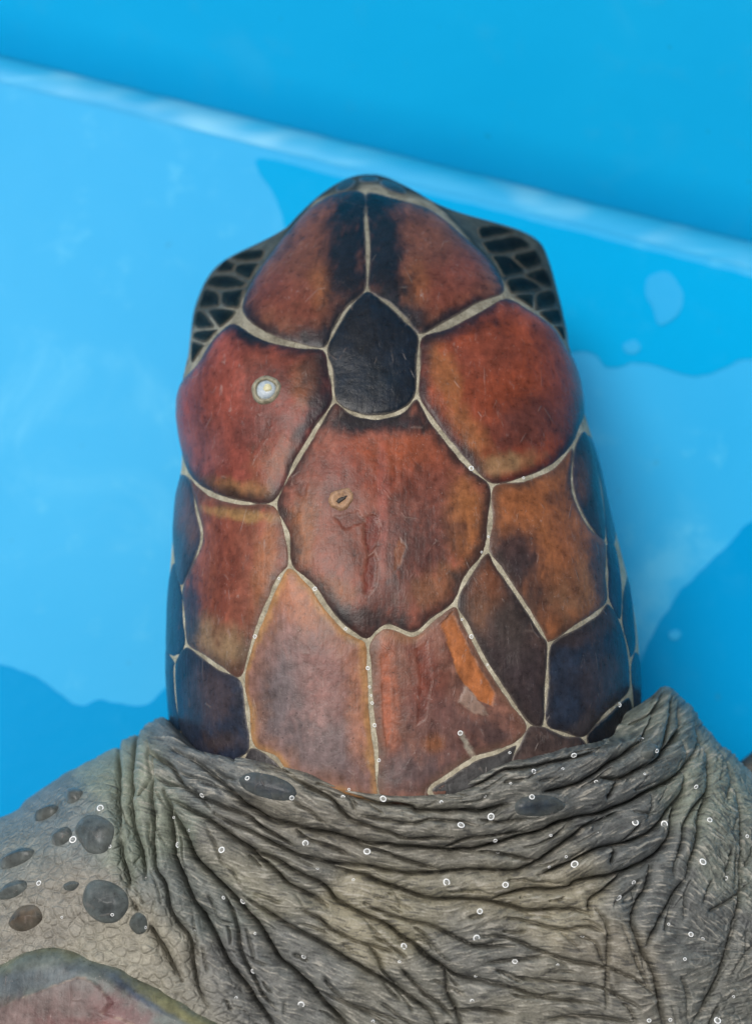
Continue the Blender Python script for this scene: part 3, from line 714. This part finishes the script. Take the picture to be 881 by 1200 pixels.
scute('supraocular_scute', [B_, (490, 425), Cj, (504, 490), (520, 511), (549, 546), G_, *sor_low, (681, 500), ('a', 86, 470), ('a', 84, 440), (664, 408), (650, 386), (622, 364), (592, 348), (560, 364), (525, 383)],
      C_(138, 60, 34), [(612, 505, 54, 34, -20, C_(84, 52, 50), .6), (570, 420, 50, 30, 0, RED, .6), (520, 440, 16, 46, -15, ORG, .75), (548, 505, 16, 44, -35, ORG, .75), (585, 548, 50, 14, -15, TAN, .7), (650, 440, 20, 40, 0, C_(140, 62, 40), .6), (530, 392, 50, 10, -20, DARK, .6)],
      [(1.3, DARK, .8)], seam=.9, dome=1.4, center=(585, 465))
scute('frontoparietal_scute', [D_, *bottomF[::-1], Cj, (504, 490), (520, 511), (549, 546), G_, (574, 610), K_, (545, 680), J_, *cen_low_r[::-1], I_, *cen_low_l[::-1], H_, (336, 625), Fj, (348, 540), (372, 500)],
      C_(138, 74, 56), [(440, 545, 90, 34, 0, C_(146, 62, 34), .8), (470, 530, 60, 24, 0, C_(160, 74, 36), .6), (355, 625, 22, 60, 10, ORG, .7), (545, 610, 26, 70, 5, C_(168, 100, 48), .75), (490, 640, 50, 50, 20, C_(82, 50, 46), .85),
       (500, 570, 34, 30, 0, C_(98, 48, 38), .55), (470, 700, 60, 26, -10, C_(74, 54, 52), .6), (390, 560, 40, 40, 0, C_(130, 72, 62), .6), (390, 690, 30, 16, 25, C_(156, 92, 50), .6), (510, 690, 40, 24, -30, C_(150, 92, 56), .6), (440, 495, 70, 16, 0, DARK, .95), (430, 725, 60, 13, 0, DK2, .8),
       (448, 590, 6, 90, 0, C_(165, 84, 70), .55), (400, 585, 20, 18, 0, C_(92, 48, 40), .6)],
      [(1.4, DK2, .85)], seam=.9, nang=220, nring=80, center=(450, 610), regions=[
       ([(428, 606), (440, 604), (446, 622), (441, 640), (432, 652), (427, 634)], C_(112, 36, 22), .8, -.28, .25),
       ([(430, 654), (440, 650), (443, 668), (438, 690), (428, 700), (426, 676)], C_(112, 40, 26), .8, -.28, .2),
       ([(468, 632), (476, 640), (470, 662), (462, 672), (462, 650)], C_(150, 84, 44), .5, -.12, .2),
       ([(340, 562), (362, 566), (358, 584), (350, 580)], C_(98, 50, 42), .5, -.15, .15),
       ([(392, 607), (420, 600), (428, 612), (404, 622)], C_(90, 50, 42), .45, -.2, .2)])
scute('temporal_scute', [Fj, (336, 625), H_, (326, 680), (300, 742), N_, (258, 783), (238, 769), L_, (216, 722), (214, 688), (236, 636), (231, 600), sol_low[2], sol_low[1], sol_low[0]],
      C_(140, 74, 54), [(270, 640, 14, 60, 0, C_(128, 56, 40), .5), (312, 660, 14, 70, 8, C_(172, 104, 62), .65), (250, 750, 50, 26, 15, C_(150, 122, 88), .75), (224, 720, 14, 50, 0, SLATE, .85), (265, 700, 12, 50, 10, C_(110, 52, 38), .6), (228, 590, 12, 40, 0, C_(110, 62, 50), .6), (285, 603, 50, 7, 8, YEL, .6)],
      [(1.1, C_(84, 66, 56), .6)], seam=.9, center=(272, 690))
scute('parietal_scute', [H_, *cen_low_l, I_, (433, 785), (435, 830), (441, 880), (448, 940), ('a', -1, 945), ('a', -22, 930), (340, 915), (322, 889), Q_, (290, 832), N_, (300, 742), (326, 680)],
      C_(138, 100, 92), [(352, 700, 30, 46, 0, C_(180, 104, 66), .75), (330, 830, 34, 80, 0, GREY, .85), (370, 880, 70, 40, 0, C_(120, 100, 98), .75), (390, 790, 40, 50, 0, C_(150, 100, 90), .7), (420, 840, 14, 80, 0, C_(166, 104, 80), .6), (322, 760, 10, 50, 15, C_(120, 88, 80), .6), (425, 915, 30, 30, 0, C_(96, 80, 84), .6)],
      [(.8, YEL, .75), (2.4, C_(182, 112, 66), .35)], seam=.95, nang=200, nring=60, center=(365, 810))
scute('parietal_scute', [I_, *cen_low_r, J_, (543, 727), (553, 746), (571, 780), (596, 818), S_, (607, 871), (580, 882), (557, 889), (527, 908), (503, 928), ('a', 8, 945), (448, 940), (441, 880), (435, 830), (433, 785)],
      C_(130, 84, 68), [(455, 810, 12, 90, -4, C_(172, 92, 60), .7), (500, 790, 26, 60, 0, C_(124, 56, 40), .75), (475, 740, 30, 12, 0, C_(176, 108, 56), .6), (520, 860, 40, 50, 0, C_(112, 76, 70), .7), (580, 860, 34, 30, 30, C_(78, 58, 56), .9), (480, 905, 60, 26, -5, C_(96, 78, 78), .75), (508, 872, 14, 12, 0, C_(150, 84, 34), .6), (540, 900, 40, 14, -25, C_(70, 58, 58), .7)],
      [(.9, C_(120, 84, 64), .55)], seam=.8, nang=220, nring=80, center=(505, 820), regions=[
       ([(516, 732), (530, 716), (540, 740), (560, 780), (580, 812), (576, 828), (560, 822), (545, 803), (535, 790), (524, 755)], C_(186, 104, 48), .85, -.30, .22),
       ([(486, 762), (500, 752), (506, 800), (498, 842), (488, 850), (492, 800)], C_(112, 44, 26), .6, -.16, .12),
       ([(446, 770), (456, 766), (460, 850), (454, 880), (449, 850)], C_(176, 90, 56), .6, -.12, .12),
       ([(545, 805), (566, 828), (570, 838), (556, 836), (538, 822)], C_(160, 130, 112), .6, .22, .35),
       ([(536, 858), (541, 857), (549, 872), (559, 887), (552, 890), (543, 873)], C_(176, 160, 140), .95, -.15, 0.0)])
scute('temporal_scute', [J_, (545, 680), K_, (584, 665), (608, 700), (634, 741), T_, (640, 803), U_, S_, (596, 818), (571, 780), (553, 746), (543, 727)],
      C_(78, 58, 52), [(570, 680, 24, 36, 0, C_(128, 72, 44), .8), (560, 720, 16, 30, 20, C_(120, 76, 50), .6), (615, 780, 30, 60, -20, C_(64, 52, 54), .8), (600, 740, 20, 40, -25, C_(74, 62, 56), .6)],
      [(.9, DK2, .7)], seam=.75)
scute('temporal_scute', [G_, (574, 610), K_, (584, 665), (608, 700), (634, 741), T_, (677, 733), (700, 718), V_, (710, 672), W_, (690, 617), (671, 575), sor_low[2], sor_low[1], sor_low[0]],
      C_(146, 84, 48), [(620, 590, 40, 24, 0, C_(158, 88, 46), .7), (605, 655, 34, 40, 30, C_(66, 50, 52), .85), (640, 700, 40, 40, 30, C_(96, 66, 54), .6), (675, 690, 30, 40, 0, C_(140, 96, 66), .7), (703, 670, 14, 50, -10, C_(70, 58, 62), .85), (600, 690, 34, 46, 30, C_(52, 44, 46), .8), (645, 585, 10, 8, 0, DK2, .6), (655, 640, 14, 60, -15, C_(140, 78, 46), .6)],
      [(1.0, C_(72, 56, 50), .6)], seam=.85, center=(645, 650))
scute('postocular_scute', [sor_low[2], (671, 575), (690, 617), W_, (702, 562), (686, 505)], C_(42, 48, 58), [(676, 565, 12, 30, 0, C_(100, 62, 46), .7)], [(.8, NAVY, .6)], seam=.7)
scute('postocular_scute', [sol_low[2], (231, 600), (236, 636), (214, 688), (204, 655), ('a', -82, 610), ('a', -86, 565)], C_(56, 66, 82), [(226, 615, 12, 28, 0, C_(108, 74, 66), .7), (215, 590, 10, 26, 0, C_(120, 84, 84), .4)], [(.8, NAVY, .5)], seam=.75)
scute('parietal_side_scute', [T_, (677, 733), (700, 718), V_, (727, 730), (735, 762), X_, (735, 815), (709, 838), Y_, (662, 861), U_, (640, 803)],
      C_(38, 48, 64), [(700, 800, 30, 40, 20, C_(78, 62, 60), .5), (660, 790, 14, 60, 0, C_(52, 54, 66), .6), (690, 735, 40, 16, -25, C_(80, 58, 50), .5), (690, 850, 30, 12, -30, C_(84, 68, 60), .5)], [(1.0, DK2, .6)], seam=.85)
scute('parietal_side_scute', [L_, (238, 769), (258, 783), N_, (290, 832), Q_, (285, 889), ('a', -48, 905), (240, 895), (213, 862), (207, 820), (205, 787), (206, 773)],
      C_(42, 48, 64), [(250, 815, 26, 40, 0, C_(88, 70, 70), .7), (225, 830, 16, 40, 0, C_(56, 62, 76), .7), (265, 870, 30, 12, 0, C_(84, 62, 50), .5)], [(1.0, C_(44, 44, 54), .7)], seam=.85)
scute('nape_scute', [Y_, (709, 838), (735, 815), (741, 830), (743, 850), ('a', 62, 905), ('a', 52, 915)], C_(26, 24, 28), [], [(.6, DARK, .5)], seam=.7)
scute('nape_scute', [S_, U_, (662, 861), Y_, ('a', 50, 925), ('a', 34, 935), (600, 900), (607, 871)], C_(84, 64, 58), [(640, 872, 30, 8, 0, C_(60, 48, 46), .6)], [(.7, DK2, .5)], seam=.75)
scute('nape_scute', [(607, 871), (600, 900), ('a', 24, 940), ('a', 12, 945), (503, 928), (527, 908), (557, 889), (580, 882)], C_(70, 66, 64), [], [(.7, DK2, .5)], seam=.75, nring=20)
scute('nape_scute', [Q_, (322, 889), (340, 915), ('a', -30, 930), ('a', -44, 920), (285, 889)], C_(66, 60, 60), [], [(.7, DK2, .5)], seam=.75, nring=20)
# narrow plates at the silhouettes and the cheek plates below them
SIDE = dict(edge=[(.7, NAVY, .4)], nang=80, nring=18, seam=1.5, rise=.12, dome=.25)
for pts in ([V_, (710, 672), W_, (721, 640), (729, 690), (727, 730)], [(727, 730), (729, 690), (735, 672), (742, 720), (745, 760), (738, 775), (735, 762)],
            [X_, (738, 775), (745, 760), ('a', 88, 785), ('a', 88, 825), (743, 850), (741, 830)],
            [(686, 505), (702, 562), W_, (721, 640), ('a', 86, 600), ('a', 86, 540)],
            [(214, 688), (216, 722), L_, (206, 773), ('a', -82, 760), ('a', -82, 700), (204, 655)],
            [(206, 773), (205, 787), (207, 820), (213, 862), ('a', -84, 860), ('a', -86, 800), ('a', -82, 760)]):
    scute('cheek_scute', pts, C_(36, 58, 80), [], **SIDE)
for sgn_ in (-1, 1):
    lo, mi, hi = 88 * sgn_, 108 * sgn_, 128 * sgn_
    r0 = 540 if sgn_ > 0 else 565
    for r in range(r0, 860, 78):
        scute('cheek_scute', [('a', lo, r), ('a', lo, r + 76), ('a', mi, r + 84), ('a', mi + 3 * sgn_, r + 30), ('a', mi, r + 4)], C_(44, 56, 70), [], **SIDE)
        scute('cheek_scute', [('a', mi, r - 8), ('a', mi + 3 * sgn_, r + 30), ('a', mi, r + 68), ('a', hi, r + 60), ('a', hi, r)], C_(70, 62, 54), [], **SIDE)
# small scales of the eyelids
def ell(px, py, rx, ry, rot):
    c, s = math.cos(R(rot)), math.sin(R(rot))
    return [(px + rx * math.cos(t) * c - ry * math.sin(t) * s, py + rx * math.cos(t) * s + ry * math.sin(t) * c) for t in np.linspace(0, 2 * math.pi, 9)[:-1]]
def clip(poly, p, q):
    """keep the half of poly that lies nearer to p than to q"""
    out = []; m = ((p[0] + q[0]) / 2, (p[1] + q[1]) / 2); d = (q[0] - p[0], q[1] - p[1])
    f = lambda v: (v[0] - m[0]) * d[0] + (v[1] - m[1]) * d[1]
    for i in range(len(poly)):
        u, v = poly[i], poly[(i + 1) % len(poly)]; fu, fv = f(u), f(v)
        if fu <= 0: out.append(u)
        if (fu < 0) != (fv < 0) and fu != fv:
            t = fu / (fu - fv); out.append((u[0] + t * (v[0] - u[0]), u[1] + t * (v[1] - u[1])))
    return out
LIDS = [([(314, 291), (290, 293), (264, 305), (243, 331), (231, 365), (224, 408), (224, 430), (240, 406), (256, 387), (272, 375), (282, 360), (288, 338), (303, 312)],
         [(286, 300), (262, 312), (290, 316), (264, 330), (246, 350), (272, 350), (238, 376), (258, 372), (230, 408), (244, 396)], (1, 1.9)),
        ([(556, 266), (577, 263), (603, 271), (627, 292), (644, 325), (656, 370), (663, 403), (650, 384), (622, 361), (597, 345), (581, 310), (564, 286)],
         [(584, 269), (596, 285), (616, 306), (596, 312), (636, 324), (612, 336), (634, 352), (616, 352), (650, 372), (653, 390)], (1, 1.9))]
for poly, seeds, asp in LIDS:
    for i, p in enumerate(seeds):
        st_ = lambda v: (v[0] * asp[0], v[1] * asp[1])
        cell = [st_(v) for v in poly]
        for j, q in enumerate(seeds):
            if i != j: cell = clip(cell, st_(p), st_(q))
        if len(cell) < 3: continue
        cell = np.array([(v[0] / asp[0], v[1] / asp[1]) for v in cell]); L_c = np.hypot(*np.diff(np.r_[cell, cell[:1]], axis=0).T)
        pts = []
        for k in range(len(cell)):                    # corner and edge points, so the smoothed outline stays cell-like
            u, v = cell[k], cell[(k + 1) % len(cell)]
            if L_c[k] > 3: pts += [tuple(u * .8 + v * .2), tuple((u + v) / 2), tuple(u * .2 + v * .8)]
            else: pts.append(tuple((u + v) / 2))
        if len(pts) < 4: continue
        scute('eyelid_scale', pts, C_(17, 25, 28), [], [(.9, C_(44, 52, 48), .7)], mat=M_LID, seam=.42, rise=.30, dome=.7, nang=56, nring=12, edge_r=.9, sub=4)
for b in [(405, 218, 14, 6, -25), (460, 220, 18, 6, 22), (432, 211, 13, 4, 0)]:
    scute('snout_scale', ell(*b), C_(44, 54, 60), [], seam=.4, rise=.3, dome=.2, nang=40, nring=10, edge_r=.6)
# dark smooth scales in the neck and shoulder skin
M_SC2 = M_SCUTE
for i, b in enumerate(SKIN_SCALES):
    c = C_(52, 60, 68) if i in (0, 1) else C_(104, 108, 106)
    if i == 5: c = C_(110, 90, 72)
    scute('skin_scale', [(b[0] + (x - b[0]) * (1 + .08 * math.sin(2.3 * k + i)), b[1] + (y - b[1]) * (1 + .08 * math.sin(1.7 * k + 2 * i))) for k, (x, y) in enumerate(ell(*b))], c, [(b[0] + .15 * b[2], b[1] + .2 * b[3], b[2] * .8, b[3] * .75, b[4], c * .5, .75)], [(1.1, C_(112, 110, 100), .4)], seam=.1, rim=False, base_off=SCALE_OFF[i] * 1000 - .3, rise=1.3 if i > 1 else .8, dome=3.0 if i > 1 else 1.2, nang=64, nring=18, edge_r=2.6, chart=NC, neck=True, vary=.6)
# front edge of the shell
scute('shell_plate', [(-140, 1190), (-60, 1150), (0, 1130), (34, 1113), (64, 1108), (98, 1116), (141, 1130), (170, 1148), (203, 1163), (237, 1183), (267, 1200), (320, 1240), (330, 1300), (160, 1330), (-60, 1300)],
      C_(104, 108, 102), [(50, 1188, 110, 22, -14, C_(122, 96, 90), .8), (150, 1190, 50, 20, 25, C_(118, 66, 66), .8), (120, 1202, 60, 12, 10, C_(146, 58, 58), .75), (60, 1145, 80, 14, -12, C_(92, 100, 106), .7), (170, 1160, 60, 9, 32, C_(60, 78, 104), .8), (40, 1128, 70, 9, -5, C_(112, 116, 108), .7), (215, 1185, 60, 7, 32, C_(150, 138, 84), .7)],
      [(1.2, C_(120, 116, 84), .6)], rim=False, seam=.3, rise=4.0, dome=2.0, nang=240, nring=80, edge_r=5.0, chart=NC, neck=True, center=(90, 1230), regions=[
       ([(-20, 1196), (30, 1172), (80, 1152), (102, 1144), (118, 1150), (138, 1172), (128, 1186), (150, 1192), (176, 1204), (120, 1240), (-20, 1240)], C_(136, 104, 98), .5, .3, .7)])

# eyes under the lids (hidden from straight above) and the far flipper
def lathe(prof, n=40):
    th = np.linspace(0, 2 * math.pi, n, endpoint=False)
    V = np.array([[r * math.cos(t), r * math.sin(t), z] for r, z in prof for t in th]); return V, grid_quads(len(prof), n, True)
M_EYE = mat_simple('eye_dark', (.004, .004, .004), (.012, .010, .008), 300, .06)
for a, r in ((-117, 398), (117, 368)):
    P, n = surf_n(np.array([R(a)]), np.array([float(r)])); n = n[0] * NS; P = P[0]
    V, Q = lathe([(.0105 * math.sin(t) + 1e-5, .0105 * math.cos(t)) for t in np.linspace(0, math.pi, 22)])
    o = mesh_np('eye', V * [1, 1, .8] + (P - n * .0055), Q, M_EYE, parent=turtle)
M_FLIP = mat_simple('flipper_skin', (.012, .014, .014), (.05, .05, .042), 160, .5, .0008)
th = np.linspace(0, 2 * math.pi, 48, endpoint=False); us = np.linspace(0, 1, 40)
fp = at_z(924, 897, .045)
V = []
for u in us:
    wdt = .030 * (math.sin(math.pi * min(u * .9 + .004, 1)) ** .5) * (1 - .35 * u); thk = .012 * (math.sin(math.pi * min(u * .86 + .10, 1)) ** .5) * (1 - .55 * u)
    cx_ = fp + np.array([-.0155 + .20 * u, -.002 - .01 * u - .12 * u * u, -.012 * u])
    V += [cx_ + np.array([.25 * wdt * math.cos(t), wdt * math.cos(t), thk * math.sin(t)]) for t in th]
flip = mesh_np('flipper', np.array(V), grid_quads(len(us), len(th), True), M_FLIP, parent=turtle)
flip['label'] = 'dark front flipper beyond the shoulder'

# ------------------------------------------------------------------ things on the turtle
bpy.context.view_layer.update()
bvhs = []
for o in hits:
    me = o.data; n = len(me.vertices); v = np.empty(n * 3, np.float32); me.vertices.foreach_get('co', v)
    bvhs.append(BVHTree.FromPolygons([Vector(x) for x in v.reshape(-1, 3).tolist()], [tuple(p.vertices) for p in me.polygons]))
def touch(px, py):
    d = Vector(raydir(float(px), float(py)).tolist()).normalized(); c = Vector(CAM.tolist()); best = None
    for b in bvhs:
        h = b.ray_cast(c, d)
        if h[0] is not None and (best is None or h[3] < best[3]): best = h
    return best

M_BARN = mat_simple('barnacle_shell', (.10, .085, .05), (.32, .29, .20), 900, .5, .0004)
M_BCEN = mat_simple('barnacle_centre', (.22, .28, .34), (.42, .47, .50), 700, .35)
M_BNUB = mat_simple('barnacle_cream', (.46, .42, .24), (.60, .56, .36), 800, .4)
M_BSCAR = mat_simple('barnacle_scar', (.14, .07, .035), (.38, .22, .12), 700, .55, .0006)
M_SLIT = mat_simple('slit', (.012, .008, .006), (.03, .018, .012), 500, .6)
def place(o, px, py, sink=0.0, spin=0.0, up=.25):
    h = touch(px, py); nn = h[1]
    if nn.dot(Vector((CAM - np.array(h[0])).tolist())) < 0: nn = -nn
    nn = (nn * (1 - up) + Vector((0, 0, 1)) * up).normalized()
    o.location = h[0] - nn * sink
    q = nn.to_track_quat('Z', 'Y'); o.rotation_euler = q.to_euler()
def wob(V, k, amp):
    th = np.arctan2(V[:, 1], V[:, 0]); r = np.hypot(V[:, 0], V[:, 1])
    f = 1 + amp * (np.sin(3 * th + k) + .6 * np.sin(5 * th + 2 * k) + .4 * np.sin(9 * th))
    V = V.copy(); V[:, 0] *= f; V[:, 1] *= f; return V
mm = .001
V, Q = lathe([(4.3 * mm, -.6 * mm), (4.1 * mm, .25 * mm), (3.7 * mm, .75 * mm), (3.2 * mm, .95 * mm), (2.9 * mm, .85 * mm), (2.7 * mm, .45 * mm), (2.6 * mm, .1 * mm), (.02 * mm, .05 * mm)])
b1 = mesh_np('barnacle', wob(V, 1, .025), Q[:, ::-1], M_BARN)
tag(b1, 'small round barnacle with pale blue-white centre on the plate over the eye', 'barnacle')
V, Q = lathe([(2.75 * mm, .1 * mm), (2.4 * mm, .55 * mm), (1.4 * mm, .85 * mm), (.02 * mm, .95 * mm)]); mesh_np('centre_plate', wob(V, 2, .03), Q[:, ::-1], M_BCEN, parent=b1)
V, Q = lathe([(1.25 * mm, .6 * mm), (1.1 * mm, 1.05 * mm), (.6 * mm, 1.25 * mm), (.02 * mm, 1.3 * mm)]); V = wob(V, 3, .06) + [-.55 * mm, .35 * mm, 0]; mesh_np('cream_nub', V, Q[:, ::-1], M_BNUB, parent=b1)
place(b1, 312, 457, .0)
V, Q = lathe([(3.5 * mm, -.5 * mm), (3.2 * mm, .2 * mm), (2.6 * mm, .6 * mm), (2.0 * mm, .65 * mm), (1.5 * mm, .35 * mm), (.02 * mm, .15 * mm)])
b2 = mesh_np('barnacle', wob(V, 4, .06) * [1.05, .9, 1], Q[:, ::-1], M_BSCAR)
tag(b2, 'tiny tan crater-shaped barnacle with a dark slit on the big central head plate', 'barnacle')
V, Q = lathe([(1.5 * mm, .33 * mm), (1.2 * mm, .55 * mm), (.02 * mm, .5 * mm)]); mesh_np('slit', wob(V, 5, .16) * [1.15, .38, 1] + [0, .15 * mm, 0], Q[:, ::-1], M_SLIT, parent=b2)
place(b2, 400, 585, .0)

# foam bubbles
s = NT('foam_ring'); M_FOAM = s.set(Base_Color=(.82, .83, .82), Roughness=.25)
s = NT('bubble_film'); M_FILM = s.set(Base_Color=(.55, .57, .56), Roughness=.03, Alpha=.22, Specular_IOR_Level=.6)
def bubble_mesh():
    ring = [(1 + .24 * math.cos(t), .24 * math.sin(t)) for t in np.linspace(0, 2 * math.pi, 13)]
    V1, Q1 = lathe(ring, 24)
    dome = [(1.0 * math.cos(t) + .001, .75 * math.sin(t)) for t in np.linspace(0, math.pi / 2, 8)]
    V2, Q2 = lathe(dome, 24)
    me_o = mesh_np('foam_bubble', np.r_[V1, V2], np.r_[Q1, Q2 + len(V1)], [M_FOAM, M_FILM], midx=np.r_[Z(len(Q1)), np.ones(len(Q2))])
    return me_o
BUB = [(409, 925), (402, 934), (342, 935), (449, 936), (517, 940), (358, 988), (430, 998), (372, 1018), (414, 1031), (597, 882), (672, 885), (625, 904), (659, 901), (598, 918), (568, 933), (623, 934),
 (575, 957), (540, 967), (580, 985), (583, 999), (645, 979), (663, 1004), (643, 1016), (673, 1013), (698, 916), (755, 907), (708, 958), (744, 964), (699, 976), (769, 880), (778, 966), (815, 922), (831, 961), (751, 867),
 (132, 1072), (171, 1030), (228, 1091), (285, 1056), (299, 1094), (262, 1052), (297, 1138), (353, 1177), (356, 1121), (171, 1087), (277, 1169), (523, 1034), (562, 1068), (558, 1099), (473, 1109), (468, 1127), (476, 1141),
 (557, 1144), (553, 1173), (437, 1197), (592, 1037), (742, 1034), (724, 1052), (682, 1097), (603, 1127), (653, 1131), (783, 1083), (760, 1196), (809, 1095), (823, 1100), (802, 1124), (859, 1168), (785, 1195), (840, 1196),
 (823, 1010), (850, 1029), (875, 980), (222, 973), (237, 932), (260, 996), (209, 990), (204, 958), (290, 912), (46, 1035), (86, 984), (129, 992), (118, 947), (73, 1075)]
BUBH = [(539, 859), (541, 726), (552, 746), (571, 779), (725, 826), (369, 690), (405, 737), (431, 783), (433, 805), (435, 815), (436, 824), (439, 850), (444, 891), (299, 746), (327, 678), (613, 560), (572, 629), (564, 647), (552, 549)]
proto = bubble_mesh(); first = True
for lst, lab, grp in ((BUB, 'tiny white ring of a foam bubble on the wrinkled neck and shoulder skin', 'foam bubbles on the skin'), (BUBH, 'tiny white foam bubble sitting on the pale seams between head plates', 'foam bubbles on the head seams')):
    for i, (x, y) in enumerate(lst):
        o = proto if first else proto.copy()
        if not first: col.objects.link(o)
        first = False
        r = (.00066 if grp.endswith('skin') else .0005) * (0.40 + .75 * rng.random() ** 1.4)
        o.scale = (r * (1 + .15 * rng.random()), r, r)
        place(o, x, y, -r * .12, up=.45)
        tag(o, lab, 'bubble', grp)
